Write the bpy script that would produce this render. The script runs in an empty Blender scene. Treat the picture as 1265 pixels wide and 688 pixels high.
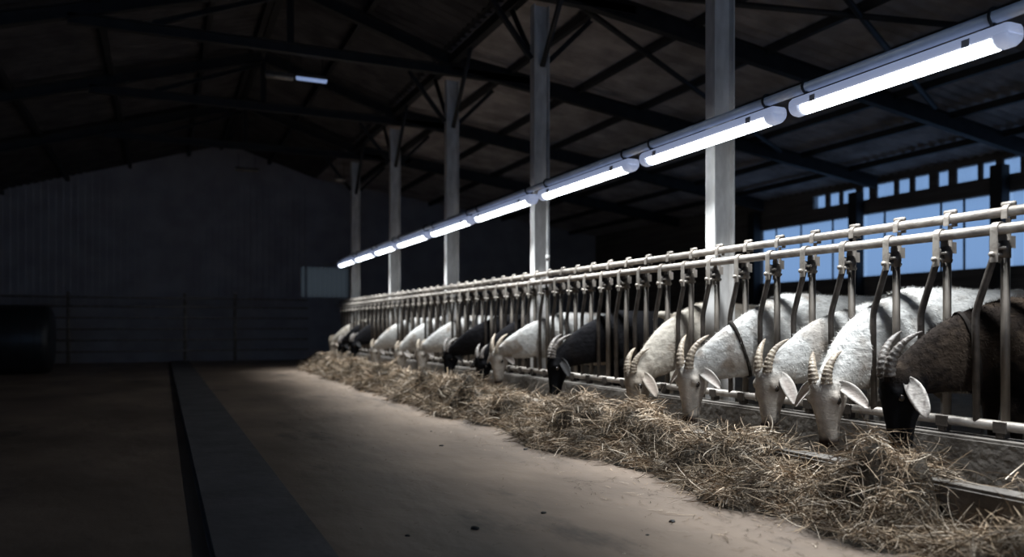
import bpy, bmesh, math, random
import numpy as np
from mathutils import Vector, Matrix, noise
PI = math.pi
random.seed(7); rng = np.random.default_rng(7)
sc = bpy.context.scene
C = sc.collection

# ---------------------------------------------------------------- camera, sky, exposure
TH = math.radians(23.9); FPX = 975.0; CAMZ = 0.86
cd = bpy.data.cameras.new('camera'); cam = bpy.data.objects.new('camera', cd); C.objects.link(cam)
cam.location = (0, 0, CAMZ); cam.rotation_euler = (PI/2, 0, -TH)
cd.sensor_width = 36; cd.lens = FPX*36/1265; cd.shift_y = 59/1265.0; cd.clip_start = .05
cd.dof.use_dof = True; cd.dof.focus_distance = 4.3; cd.dof.aperture_fstop = 1.3
sc.camera = cam
w = bpy.data.worlds.new('dusk_sky'); sc.world = w; w.use_nodes = True
bg = w.node_tree.nodes['Background']; bg.inputs[0].default_value = (.30, .50, .86, 1); bg.inputs[1].default_value = .74
sc.view_settings.view_transform = 'Standard'; sc.view_settings.look = 'None'
sc.view_settings.gamma = 1; sc.view_settings.use_curve_mapping = False
sc.view_settings.exposure = 0.0
LAMP_W = 29.0; LAMP_SPREAD = math.radians(94); TUBE = 9.0

# ---------------------------------------------------------------- helpers
def tag(o, label=None, cat=None, group=None, kind=None):
    if label: o['label'] = label
    if cat: o['category'] = cat
    if group: o['group'] = group
    if kind: o['kind'] = kind
    return o
def empty(name, loc=(0,0,0), rz=0):
    o = bpy.data.objects.new(name, None); C.objects.link(o); o.location = loc; o.rotation_euler = (0,0,rz)
    o.empty_display_size = .1
    return o
def link(name, me, m=None, parent=None):
    o = bpy.data.objects.new(name, me); C.objects.link(o)
    if m is not None: me.materials.append(m)
    if parent is not None: o.parent = parent
    return o
def copy_tree(o, parent=None):
    c = o.copy(); C.objects.link(c); c.parent = parent
    for ch in [x for x in bpy.data.objects if x.parent == o]: copy_tree(ch, c)
    return c

class MB:
    def __init__(s): s.v = []; s.f = []; s.sm = []
    def add(s, vs, fs, smooth=False):
        n = len(s.v); s.v += [tuple(p) for p in vs]
        s.f += [tuple(i+n for i in f) for f in fs]; s.sm += [smooth]*len(fs)
    def box(s, x0, x1, y0, y1, z0, z1, M=None, bev=0):
        if bev <= 0:
            vs = [Vector((x, y, z)) for x in (x0,x1) for y in (y0,y1) for z in (z0,z1)]
            fs = [(0,1,3,2),(4,6,7,5),(0,4,5,1),(2,3,7,6),(0,2,6,4),(1,5,7,3)]
        else:
            bm = bmesh.new(); bmesh.ops.create_cube(bm, size=1)
            for v in bm.verts: v.co = Vector(((x0+x1)/2+v.co.x*(x1-x0), (y0+y1)/2+v.co.y*(y1-y0), (z0+z1)/2+v.co.z*(z1-z0)))
            bmesh.ops.bevel(bm, geom=bm.edges[:], offset=bev, segments=2, affect='EDGES')
            bm.verts.index_update(); vs = [v.co.copy() for v in bm.verts]; fs = [[v.index for v in f.verts] for f in bm.faces]; bm.free()
        if M: vs = [M @ v for v in vs]
        s.add(vs, fs)
    def loft(s, rings, n=16, M=None, power=2.0, smooth=True):
        vs = []; 
        for c, u, v in rings:
            c = Vector(c); u = Vector(u); v = Vector(v)
            for i in range(n):
                a = 2*PI*i/n; ca, sa = math.cos(a), math.sin(a)
                if power != 2.0:
                    ca = math.copysign(abs(ca)**(2/power), ca); sa = math.copysign(abs(sa)**(2/power), sa)
                p = c+u*ca+v*sa
                vs.append(M @ p if M else p)
        fs = []
        for k in range(len(rings)-1):
            for i in range(n):
                a = k*n+i; b = k*n+(i+1) % n
                fs.append((a, b, b+n, a+n))
        fs.append(tuple(range(n))[::-1]); fs.append(tuple(range((len(rings)-1)*n, len(rings)*n)))
        s.add(vs, fs, smooth)
    def tube(s, pts, r, n=12):
        pts = [Vector(p) for p in pts]
        rs = r if isinstance(r, (list, tuple)) else [r]*len(pts)
        t0 = (pts[1]-pts[0]).normalized()
        ref = Vector((0,0,1)) if abs(t0.z) < .9 else Vector((1,0,0))
        u = t0.cross(ref).normalized(); rings = []
        for i, p in enumerate(pts):
            t = ((pts[min(i+1, len(pts)-1)]-pts[max(i-1, 0)])).normalized()
            u = (u-t*u.dot(t)).normalized(); v = t.cross(u)
            rings.append((p, u*rs[i], v*rs[i]))
        s.loft(rings, n)
    def build(s, name, m=None, parent=None):
        me = bpy.data.meshes.new(name); me.from_pydata(s.v, [], s.f)
        bm = bmesh.new(); bm.from_mesh(me); bmesh.ops.recalc_face_normals(bm, faces=bm.faces[:]); bm.to_mesh(me); bm.free()
        me.polygons.foreach_set('use_smooth', s.sm)
        me.update()
        return link(name, me, m, parent)

def struct(o): o['kind'] = 'structure'; return o

# ---------------------------------------------------------------- materials
def mat(name, c1, c2=None, scale=6, rough=.6, metal=0, bump=0, bscale=40, detail=6, stretch=None, spec=.5):
    m = bpy.data.materials.new(name); m.use_nodes = True; nt = m.node_tree; N = nt.nodes; L = nt.links
    b = N['Principled BSDF']; b.inputs['Roughness'].default_value = rough; b.inputs['Metallic'].default_value = metal
    b.inputs['Specular IOR Level'].default_value = spec
    tc = N.new('ShaderNodeTexCoord'); mp = N.new('ShaderNodeMapping'); L.new(tc.outputs['Object'], mp.inputs[0])
    if stretch: mp.inputs['Scale'].default_value = stretch
    if c2 is None: c2 = tuple(x*.8 for x in c1)
    no = N.new('ShaderNodeTexNoise'); no.inputs['Scale'].default_value = scale; no.inputs['Detail'].default_value = detail
    L.new(mp.outputs[0], no.inputs['Vector'])
    r = N.new('ShaderNodeValToRGB'); r.color_ramp.elements[0].position = .35; r.color_ramp.elements[1].position = .68
    r.color_ramp.elements[0].color = (*c2, 1); r.color_ramp.elements[1].color = (*c1, 1)
    L.new(no.outputs[0], r.inputs[0]); L.new(r.outputs[0], b.inputs['Base Color'])
    if bump:
        n2 = N.new('ShaderNodeTexNoise'); n2.inputs['Scale'].default_value = bscale; n2.inputs['Detail'].default_value = 8
        L.new(mp.outputs[0], n2.inputs['Vector'])
        bp = N.new('ShaderNodeBump'); bp.inputs['Strength'].default_value = bump; bp.inputs['Distance'].default_value = .02
        L.new(n2.outputs[0], bp.inputs['Height']); L.new(bp.outputs[0], b.inputs['Normal'])
    return m
def attr_mat(name, rough=.8, sheen=0, nscale=30, namt=.25, spec=.3):
    m = bpy.data.materials.new(name); m.use_nodes = True; nt = m.node_tree; N = nt.nodes; L = nt.links
    b = N['Principled BSDF']; b.inputs['Roughness'].default_value = rough; b.inputs['Specular IOR Level'].default_value = spec
    b.inputs['Sheen Weight'].default_value = sheen
    a = N.new('ShaderNodeAttribute'); a.attribute_name = 'coat'
    tc = N.new('ShaderNodeTexCoord'); no = N.new('ShaderNodeTexNoise'); no.inputs['Scale'].default_value = nscale; no.inputs['Detail'].default_value = 8
    L.new(tc.outputs['Object'], no.inputs['Vector'])
    mr = N.new('ShaderNodeMapRange'); mr.inputs[1].default_value = .3; mr.inputs[2].default_value = .7
    mr.inputs[3].default_value = 1-namt; mr.inputs[4].default_value = 1
    L.new(no.outputs[0], mr.inputs[0])
    mx = N.new('ShaderNodeMix'); mx.data_type = 'RGBA'; mx.blend_type = 'MULTIPLY'; mx.inputs[0].default_value = 1
    L.new(a.outputs['Color'], mx.inputs[6]); L.new(mr.outputs[0], mx.inputs[7])
    L.new(mx.outputs[2], b.inputs['Base Color'])
    bp = N.new('ShaderNodeBump'); bp.inputs['Strength'].default_value = .35; bp.inputs['Distance'].default_value = .01
    n2 = N.new('ShaderNodeTexNoise'); n2.inputs['Scale'].default_value = 90; n2.inputs['Detail'].default_value = 4
    mp = N.new('ShaderNodeMapping'); mp.inputs['Scale'].default_value = (.35, 1, 1)
    L.new(tc.outputs['Object'], mp.inputs[0]); L.new(mp.outputs[0], n2.inputs['Vector'])
    L.new(n2.outputs[0], bp.inputs['Height']); L.new(bp.outputs[0], b.inputs['Normal'])
    return m

M_floor = mat('dirty concrete floor', (.37,.275,.205), (.18,.132,.098), 1.1, .55, bump=.35, bscale=9, stretch=(1,.6,1), detail=10, spec=.55)
M_kerb = mat('dark kerb concrete', (.16,.15,.155), (.10,.094,.097), 3, .7, bump=.3, bscale=14)
M_conc = mat('manger concrete', (.17,.15,.13), (.08,.068,.058), 5, .75, bump=.5, bscale=22)
M_bed = mat('pen bedding', (.34,.27,.19), (.20,.15,.10), 9, .9, bump=.8, bscale=40)
M_galv = mat('galvanised steel', (.36,.325,.285), (.21,.18,.155), 14, .45, .35, bump=.12, bscale=60)
M_rusty = mat('dark worn steel', (.085,.07,.06), (.04,.033,.028), 18, .55, .3, bump=.1)
M_bar = mat('worn steel bars', (.17,.145,.12), (.08,.066,.055), 16, .5, .3, bump=.1, stretch=(1,1,.3))
M_col = mat('pale galvanised column', (.70,.68,.66), (.46,.44,.42), 9, .55, .0, bump=.1, bscale=50, stretch=(1,1,.4))
M_frame = mat('dark roof steel', (.030,.028,.030), (.016,.015,.016), 5, .6, .2)
M_roofr = mat('pen roof sheet lightened as if lit', (.46,.41,.40), (.26,.23,.225), 2.5, .85, bump=.2, spec=.2)  # paler than the other roof: light over the pen put into the colour
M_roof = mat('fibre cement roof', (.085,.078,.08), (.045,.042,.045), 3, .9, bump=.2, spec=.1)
M_wall = mat('dull cladding', (.42,.40,.42), (.32,.30,.32), 2, .8, bump=.2)
M_wood = mat('dark boards', (.17,.14,.12), (.09,.072,.062), 4, .8, bump=.3, stretch=(1,.2,4))
M_rail = mat('lamp rail steel', (.74,.77,.84), (.62,.65,.72), 10, .4, .1)
M_white = mat('lamp housing plastic', (.72,.74,.78), (.62,.64,.68), 8, .35)
M_dark = mat('black rubber', (.02,.02,.02), (.012,.012,.012), 8, .6)
M_horn = mat('horn', (.33,.27,.20), (.15,.115,.085), 30, .5, bump=.5, bscale=60)
M_hornd = mat('dark horn', (.17,.145,.125), (.06,.05,.045), 30, .5, bump=.5, bscale=60)
M_eye = mat('eye', (.02,.012,.008), (.01,.008,.006), 20, .12)
M_collar = mat('leather collar', (.030,.025,.022), (.018,.015,.013), 30, .9, spec=.1)
M_wrap = mat('silage wrap', (.03,.032,.036), (.018,.019,.022), 6, .4)
M_coat = attr_mat('goat coat', .9, 0, spec=.08)
M_ear = attr_mat('goat ear', .8, .1, 60, .2)
M_hay = attr_mat('hay', .75, 0, 50, .3, .2)
m = bpy.data.materials.new('lamp diffuser'); m.use_nodes = True; b = m.node_tree.nodes['Principled BSDF']
b.inputs['Base Color'].default_value = (.9,.9,.9,1); b.inputs['Emission Color'].default_value = (.86,.94,1,1); b.inputs['Emission Strength'].default_value = TUBE
M_tube = m
b = M_white.node_tree.nodes['Principled BSDF']; b.inputs['Emission Color'].default_value = (.55,.66,1,1); b.inputs['Emission Strength'].default_value = .34   # faint blue glow added to the housing to brighten the rail
m = bpy.data.materials.new('dim lamp diffuser'); m.use_nodes = True; b = m.node_tree.nodes['Principled BSDF']
b.inputs['Base Color'].default_value = (.6,.65,.75,1); b.inputs['Emission Color'].default_value = (.35,.5,.9,1); b.inputs['Emission Strength'].default_value = .45
M_dim = m
m = bpy.data.materials.new('ribbed polycarbonate'); m.use_nodes = True; nt = m.node_tree; nt.nodes.clear()
o_ = nt.nodes.new('ShaderNodeOutputMaterial'); mx = nt.nodes.new('ShaderNodeMixShader'); mx.inputs[0].default_value = .35
t1 = nt.nodes.new('ShaderNodeBsdfTransparent'); t1.inputs[0].default_value = (.93,.96,1,1)
t2 = nt.nodes.new('ShaderNodeBsdfTranslucent'); t2.inputs[0].default_value = (.75,.8,.85,1)
nt.links.new(t1.outputs[0], mx.inputs[1]); nt.links.new(t2.outputs[0], mx.inputs[2]); nt.links.new(mx.outputs[0], o_.inputs[0])
M_poly = m
m = m.copy(); m.name = 'grimy polycarbonate'; nt = m.node_tree
for n_ in nt.nodes:
    if n_.type == 'BSDF_TRANSPARENT': n_.inputs[0].default_value = (.055,.045,.036,1)
    if n_.type == 'BSDF_TRANSLUCENT': n_.inputs[0].default_value = (.26,.20,.14,1)
M_polyd = m

# ---------------------------------------------------------------- building shell
YN, YF = -4.0, 21.0            # near and far gable walls
XL, XR = -5.6, 12.1
RX, RZ = 1.5, 5.45             # ridge
KX, KZ = 3.68, 4.75            # roof breaks at the column row
EZ = 3.62                      # right eave
XPEN = 3.58; ZPEN = .10
def plane_floor():
    b = MB(); b.box(XL, XPEN-.02, YN, YF, -.2, 0); struct(b.build('floor', M_floor))
    b = MB(); b.box(XPEN, XR, YN, YF, -.2, ZPEN); struct(b.build('floor_pen', M_bed))
plane_floor()
def add_stains(m, sc_=.9, dark=(.07,.055,.045), lo=.56, hi=.66):
    nt = m.node_tree; N = nt.nodes; L = nt.links; b = N['Principled BSDF']; src = b.inputs['Base Color'].links[0].from_socket
    tc = N.new('ShaderNodeTexCoord'); mp = N.new('ShaderNodeMapping'); mp.inputs['Scale'].default_value = (1.6, .55, 1); L.new(tc.outputs['Object'], mp.inputs[0])
    no = N.new('ShaderNodeTexNoise'); no.inputs['Scale'].default_value = sc_; no.inputs['Detail'].default_value = 12; no.inputs['Roughness'].default_value = .68; L.new(mp.outputs[0], no.inputs['Vector'])
    mr = N.new('ShaderNodeMapRange'); mr.inputs[1].default_value = lo; mr.inputs[2].default_value = hi; mr.inputs[4].default_value = .75; L.new(no.outputs[0], mr.inputs[0])
    mx = N.new('ShaderNodeMix'); mx.data_type = 'RGBA'; mx.inputs[7].default_value = (*dark, 1); L.new(mr.outputs[0], mx.inputs[0]); L.new(src, mx.inputs[6]); L.new(mx.outputs[2], b.inputs['Base Color'])
add_stains(M_floor)
add_stains(M_conc, 3, (.05,.042,.036))
b = MB(); b.box(.16, .58, YN+.1, YF-.6, 0, .045, bev=.012); struct(b.build('trim_1', M_kerb))

def corrugated(p0, p1, name, m, pitch=.18, amp=.018):
    # sheet from p0 (x,z) to p1 (x,z), corrugations counted along y
    n = int((YF-YN)/pitch*6); ys = np.linspace(YN, YF, n+1)
    vs = []; d = Vector((p1[0]-p0[0], p1[1]-p0[1])).normalized(); nn = Vector((-d.y, d.x))
    if nn.y < 0: nn = -nn
    for (x, z) in (p0, p1):
        for y in ys:
            a = amp*math.sin(2*PI*y/pitch)
            vs.append((x+nn.x*a, y, z+nn.y*a))
    vs2 = [(x+nn.x*.012, y, z+nn.y*.012) for x, y, z in vs]
    fs = [(i, i+1, n+2+i, n+1+i) for i in range(n)]; k = len(vs)
    fs += [(a+k, b_+k, c+k, d_+k) for a, b_, c, d_ in fs]
    me = bpy.data.meshes.new(name); me.from_pydata(vs+vs2, [], fs); me.polygons.foreach_set('use_smooth', [True]*len(fs))
    return struct(link(name, me, m))
LZ = RZ-(RX-XL)*.31
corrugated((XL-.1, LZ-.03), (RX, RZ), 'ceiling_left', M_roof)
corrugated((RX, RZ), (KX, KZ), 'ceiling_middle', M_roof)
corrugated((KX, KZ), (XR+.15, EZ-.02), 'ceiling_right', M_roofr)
b = MB(); b.box(RX-.2, RX+.2, YN-.1, YF+.1, RZ+.03, RZ+.06); b.box(RX-.05, RX+.05, YN-.1, YF+.1, RZ-.06, RZ+.04); b.box(KX-.06, KX+.06, YN-.1, YF+.1, KZ+.0, KZ+.05); struct(b.build('trim_4', M_frame))
# gables
def gable(name, y0, y1):
    pts = [(XL-.1,-.2),(XR+.15,-.2),(XR+.15,EZ+.03),(KX,KZ+.03),(RX,RZ+.03),(XL-.1,LZ+.03)]
    b = MB(); vs = [(x, y0, z) for x, z in pts]+[(x, y1, z) for x, z in pts]; n = len(pts)
    b.add(vs, [tuple(range(n)), tuple(range(n, 2*n))]+[(i, (i+1) % n, n+(i+1) % n, n+i) for i in range(n)])
    struct(b.build(name, M_wall))
b = MB()
def gz(x): return (LZ+.03)+(x-XL+.1)*(RZ-LZ)/(RX-XL+.1) if x < RX else (RZ+.03+(x-RX)*(KZ-RZ)/(KX-RX) if x < KX else KZ+.03+(x-KX)*(EZ-KZ)/(XR+.15-KX))
def slab(x0, x1, z0, z1=None):
    a = gz(x0) if z1 is None else z1; c = gz(x1) if z1 is None else z1
    vs = [(x, y, z) for y in (YF, YF+.15) for x, z in ((x0, z0), (x1, z0), (x1, c), (x0, a))]
    b.add(vs, [(0,1,2,3), (4,5,6,7), (0,1,5,4), (1,2,6,5), (2,3,7,6), (3,0,4,7)])
WX0, WX1, WZ0, WZ1 = 3.25, 4.55, 1.62, 2.42
slab(XL-.1, RX, -.2); slab(RX, WX0, -.2); slab(WX0, WX1, -.2, WZ0); slab(WX0, KX, WZ1); slab(KX, WX1, WZ1); slab(WX1, XR+.15, -.2)
struct(b.build('wall_far', M_wall))
vs = []
for k in range(131):
    x = WX0+(WX1-WX0)*k/130; y = YF+.06+.015*math.sin(2*PI*x/.13); vs += [(x, y, WZ0), (x, y, WZ1)]
me = bpy.data.meshes.new('window'); me.from_pydata(vs, [], [(2*k, 2*k+2, 2*k+3, 2*k+1) for k in range(130)])
struct(link('window_7', me, M_polyd)); b = MB()
for (x0, x1, z0, z1) in ((XL-.1, -4.6, -.2, LZ), (3.0, KX, -.2, KZ-.02), (KX, XR, -.2, EZ)): b.box(x0, x1, YN-.15, YN, z0, z1)
vs = [(-4.6, LZ), (-4.6, 3.5), (3.0, 3.5), (3.0, KZ+.1), (RX, RZ), (-4.6, LZ+.31)]; vs = [(-4.6,3.6),(3.0,3.6),(3.0,KZ+.2),(RX,RZ),(-4.6,LZ+.3)]
n = 5; b.add([(x, YN-.15, z) for x, z in vs]+[(x, YN, z) for x, z in vs], [tuple(range(n)), tuple(range(n, 2*n))]+[(i, (i+1) % n, n+(i+1) % n, n+i) for i in range(n)])
struct(b.build('wall_near', M_wall))  # wide opening behind the camera added to let sky fill the dark interior
b = MB()                                                # ribs of the far cladding
for i in range(60):
    x = XL+.15+i*.15
    if x > 3.45: break
    b.box(x, x+.05, YF-.03, YF, 1.3, 4.5)
struct(b.build('trim_2', M_wall))
b = MB(); b.box(XL-.15, XL, YN, YF, -.2, LZ); struct(b.build('wall_left', M_wall))
# right wall: boards, posts, window band, beam, slit of light under the eave
W0, W1 = 1.80, 2.97
b = MB(); b.box(XR, XR+.15, YN, YF, -.2, W0)
b.box(XR, XR+.15, YN, YF, W1, 3.24)
b.box(XR, XR+.15, YN, -.2, W0, W1); b.box(XR, XR+.15, 13.8, YF, W0, W1)
b.box(XR, XR+.15, YN, YF, 3.50, EZ+.02); b.box(XR, XR+.15, 12.2, YF, 3.24, 3.5); b.box(XR, XR+.15, YN, 3, 3.24, 3.5)
struct(b.build('wall_right', M_wood))
posts = [-.2, 2.6, 5.4, 8.2, 11.0, 13.8]
for i in range(5):
    y0, y1 = posts[i]+.09, posts[i+1]-.09
    vs = []; fs = []; n = int((y1-y0)/.02)
    for k in range(n+1):
        y = y0+(y1-y0)*k/n; x = XR+.06+.014*abs(math.sin(PI*y/.19))
        vs += [(x, y, W0), (x, y, W1)]
    fs = [(2*k, 2*k+2, 2*k+3, 2*k+1) for k in range(n)]
    me = bpy.data.meshes.new('window'); me.from_pydata(vs, [], fs)
    wn = struct(link('window_%d' % (i+1), me, M_poly))
    f = MB()
    for k in range(1, 5):
        if (k*7+i) % 3: y = y0+(y1-y0)*k/5+.1*((k*5) % 3-1); f.box(XR+.03, XR+.05, y-.015, y+.015, W0, W1)
    f.build('window_bar', M_frame, wn)
b = MB(); vs = []; n = 460
for k in range(n+1):
    y = 3+9.2*k/n; x = XR+.06+.02*math.sin(2*PI*y/.3); vs += [(x, y, 3.24), (x, y, 3.50)]
me = bpy.data.meshes.new('window'); me.from_pydata(vs, [], [(2*k, 2*k+2, 2*k+3, 2*k+1) for k in range(n)])
struct(link('window_6', me, M_poly))
b = MB()
for k in range(23):
    y = 3+.4*k+.05*math.sin(k*3.1); b.box(XR-.01, XR+.04, y, y+.12+.05*math.sin(k*1.7), 3.22, 3.52)
struct(b.build('trim_3', M_wood))
for i, y in enumerate(posts):
    b = MB(); b.box(XR-.22, XR-.02, y-.10, y+.10, ZPEN, EZ-.24, bev=.008)
    o = b.build('wall_post', M_frame)
    tag(o, 'dark post between the blue windows, ' + ['out by the near end of the pen','just beyond the right edge of view','nearest in view at the right','right of centre in the window band','second from the far end of the window band','at the far end of the window band'][i], 'post', 'posts along the window wall')

# ---------------------------------------------------------------- columns and roof frames
COLY = [1.66, 4.61, 7.59, 10.40, 13.35, 16.40]
XC = KX+.01
def ibeam(b, L, dep, wid, tf=.012, tw=.009, M=None):
    # runs along local z from 0 to L, depth along x, flange width along y
    b.box(-dep/2, -dep/2+tf, -wid/2, wid/2, 0, L, M); b.box(dep/2-tf, dep/2, -wid/2, wid/2, 0, L, M)
    b.box(-dep/2+tf, dep/2-tf, -tw/2, tw/2, 0, L, M)
names = ['behind the near right end of the feeding fence','big pale column behind the fourth white goat','pale column between the third and fourth lamps','slimmer looking pale column in the middle distance','pale column near the far end of the lamp row','farthest pale column at the end of the fence']
def along(p, q):
    p = Vector(p); q = Vector(q); z = (q-p).normalized(); y = Vector((0,1,0)); x = y.cross(z).normalized()
    return Matrix.Translation(p) @ Matrix((x, y, z)).transposed().to_4x4(), (q-p).length
for i, y in enumerate(COLY):
    t = empty('steel_column', (XC, y, ZPEN)); tag(t, 'galvanised steel column, ' + names[i], 'column', 'columns behind the feeding fence')
    b = MB(); ibeam(b, 4.18, .18, .105); b.build('shaft', M_col, t)
    b = MB(); b.box(-.13, .13, -.10, .10, 0, .018, bev=.004); b.build('base_plate', M_rusty, t)
    b = MB()
    for sx in (-1, 1):
        for sy in (-1, 1): b.tube([(sx*.107, sy*.07, .018), (sx*.107, sy*.07, .045)], .011, 6)
    b.build('anchor_bolt', M_rusty, t)
    # roof frame over this column
    t = empty('roof_truss', (XC, y, 4.28)); tag(t, 'dark steel roof truss ' + ['over the near end of the barn','over the big pale column','over the column between the third and fourth lamps','over the middle distance column','over the column near the far end of the lamps','over the farthest column'][i], 'roof truss', 'roof trusses')
    def member(nm, p, q, dep, wid):
        p = (p[0]-XC, 0, p[1]-4.28); q = (q[0]-XC, 0, q[1]-4.28)
        M, L = along(p, q); b = MB(); ibeam(b, L, dep, wid, M=M); return b.build(nm, M_frame, t)
    member('rafter', (XL+.05, LZ-.12), (RX-.02, RZ-.21), .16, .10)
    member('rafter', (RX+.02, RZ-.22), (XC, KZ-.20), .16, .10)
    member('rafter', (XC+.02, KZ-.21), (XR-.25, EZ-.16), .22, .10)
    member('tie_beam', (-1.0, 4.42), (XC+1.2, 4.42), .13, .10)
    member('king_post', (RX, 4.49), (RX, RZ-.3), .08, .08)
    member('brace', (XC-.62, 4.33), (XC-.10, 3.70), .05, .05)
    member('brace', (XC+.62, 4.22), (XC+.10, 3.70), .05, .05)
    member('brace', (RX-1.6, 4.49), (RX-.05, RZ-.35), .06, .06)
for i in range(5):                       # knee and wind braces between the columns, high up
    y0, y1 = COLY[i], COLY[i+1]
    b = MB(); b.tube([(XC, y0+.06, 3.62), (XC, y0+.75, 4.52)], .03, 8); b.tube([(XC, y1-.06, 3.62), (XC, y1-.75, 4.52)], .03, 8)
    b.box(XC-.05, XC+.05, y0, y1, 4.5, 4.62)
    tag(b.build('wind_brace', M_frame), 'dark braced longitudinal beam high up, ' + ['nearest bay','bay from the big pale column','third bay of the column row','fourth bay of the column row','farthest bay of the column row'][i], 'beam', 'braced beams between columns')
def roofz(x):
    if x < RX: return RZ-(RX-x)*(RZ-LZ)/(RX-XL)
    if x < KX: return RZ+(x-RX)*(KZ-RZ)/(KX-RX)
    return KZ+(x-KX)*(EZ-KZ)/(XR-KX)
pl = ['over the left wall','','','','','near the ridge','','','','','','','','']
k = 0
for x in (-4.6,-3.3,-2.0,-.7,.6,1.35,2.5,4.6,5.7,6.8,7.9,9.0,10.1,11.2):
    z = roofz(x)-.03
    b = MB(); b.box(x-.035, x+.035, YN, YF, z-.10, z-.005)
    k += 1
    tag(b.build('purlin', M_frame), 'dark roof purlin running the length of the barn', 'purlin', 'roof purlins')

# crossed bracing under the pen roof
for (a, bb, l) in [((4.2,5.0),(9.5,7.4),'nearer'), ((9.5,4.8),(4.4,7.4),'nearer, crossing the other way'), ((4.2,7.8),(9.5,10.3),'farther')]:
    b = MB(); b.tube([(a[0], a[1], roofz(a[0])-.17), (bb[0], bb[1], roofz(bb[0])-.17)], .035, 8)
    tag(b.build('roof_brace', M_frame), 'long diagonal brace under the pen roof, '+l, 'brace', 'diagonal roof braces')

# ---------------------------------------------------------------- manger kerbs
XF = 3.50
FY0, FY1 = 1.2, 17.2
b = MB(); b.box(XF-.085, XPEN-.002, FY0-.6, FY1, 0, .345, bev=.012); tag(b.build('manger_back_wall', M_conc), 'low concrete wall under the feeding fence', 'wall')
b = MB(); b.box(2.94, 3.07, FY0-.6, FY1, 0, .215, bev=.014); tag(b.build('manger_kerb', M_conc), 'low concrete kerb along the front of the hay trough', 'kerb')

# ---------------------------------------------------------------- feeding fence with headlocks
fence = empty('feeding_fence', (XF, 2.377, .345)); tag(fence, 'galvanised pipe feeding fence with headlocks that the goats reach through', 'fence')
ZU, ZL, ZB = 1.385, 1.300, .405
def fb(b, name, m): 
    o = b.build(name, m); o.parent = fence; o.matrix_parent_inverse = Matrix.Translation((-XF, -2.377, -.345)); return o
XU = XF+.035
b = MB(); b.tube([(XU, FY0, ZU), (XU, FY1, ZU)], .024, 16); fb(b, 'upper_rail', M_galv)
b = MB(); b.tube([(XF-.03, FY0, ZL), (XF-.03, FY1, ZL)], .025, 16); fb(b, 'lower_rail', M_galv)
b = MB(); b.tube([(XF, FY0, ZB), (XF, FY1, ZB)], .024, 16); fb(b, 'ground_rail', M_galv)
P0, DP = 2.377, .292
def mesh_of(b, m):
    o = b.build('tmp', m); me = o.data; bpy.data.objects.remove(o); return me
# clamp: two straps hooped over both rails, plates and bolts
b = MB()
def hoop(b, xc, zc, r, w2, y, down):
    pts = []
    for k in range(13):
        a = PI*k/12; pts.append((xc+r*math.cos(a), zc+r*math.sin(a)))
    pts = [(xc+r, zc-down)]+pts+[(xc-r, zc-down)]
    o = [(xc+(x-xc)*1.22, zc+(z-zc)*1.22 if z > zc else z) for x, z in pts]
    n = len(pts); vs = [(x, y-w2, z) for x, z in pts]+[(x, y+w2, z) for x, z in pts]+[(x, y-w2, z) for x, z in o]+[(x, y+w2, z) for x, z in o]
    fs = []
    for i in range(n-1):
        fs += [(i, i+1, n+i+1, n+i), (2*n+i, 3*n+i, 3*n+i+1, 2*n+i+1), (i, 2*n+i, 2*n+i+1, i+1), (n+i, n+i+1, 3*n+i+1, 3*n+i)]
    fs += [(0, n, 3*n, 2*n), (n-1, 3*n-1, 4*n-1, 2*n-1)]
    b.add(vs, fs, False)
hoop(b, .035, ZU-ZL, .027, .014, 0, .035); hoop(b, -.03, 0, .028, .017, .004, .09)
b.box(-.064, -.058, -.014, .022, -.15, -.05); b.box(-.004, .006, -.014, .022, -.15, -.03)
b.box(.03, .038, -.010, .010, -.10, .055)
b.tube([(-.078, .004, -.115), (.05, .004, -.115)], .008, 8); b.tube([(-.082, .004, -.115), (-.068, .004, -.115)], .013, 6)
b.tube([(-.03, -.035, -.085), (-.03, .04, -.085)], .008, 8)
b.tube([(.036, -.03, ZU-ZL+.034), (.036, .03, ZU-ZL+.034)], .012, 8)
b.box(.012, .045, -.026, -.020, -.085, -.03)
me_clamp = mesh_of(b, M_galv)
b = MB(); b.tube([(.012, 0, -.05), (.012, 0, ZB-ZL-.01)], .0195, 14); b.tube([(.012, 0, -.05), (.012, 0, -.13)], .0235, 14); me_post = mesh_of(b, M_bar)
b = MB(); b.tube([(-.030, .002, -.06), (-.028, .018, -.10), (-.023, .064, -.22), (-.018, .110, -.34), (-.015, .122, -.375), (-.013, .126, -.41), (-.006, .126, ZB-ZL)], .0165, 12)
me_swing = mesh_of(b, M_rusty)
b = MB(); b.box(-.03, .02, -.02, .02, ZB-ZL-.055, ZB-ZL-.020, bev=.004); b.box(-.032, -.02, -.03, .03, ZB-ZL-.03, ZB-ZL+.02); me_foot = mesh_of(b, M_rusty)
for k in range(-3, 50):
    y = P0+DP*k
    for nm, me in (('clamp', me_clamp), ('post', me_post), ('swing_bar', me_swing), ('foot_bracket', me_foot)):
        o = bpy.data.objects.new(nm, me); C.objects.link(o); o.parent = fence; o.location = (0, DP*k, ZL-.345)
        if nm == 'swing_bar': o.rotation_euler = (0, 0, 0)
# pipe standing beside the second column
b = MB(); b.tube([(XC-.02, 7.36, ZPEN), (XC-.02, 7.36, 2.9)], .017, 12); b.tube([(XC-.02, 7.36, 1.55), (XC-.02, 7.36, 1.60)], .024, 12)
tag(b.build('standing_pipe', M_col), 'thin pale pipe standing beside the column between the third and fourth lamps', 'pipe')

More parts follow.
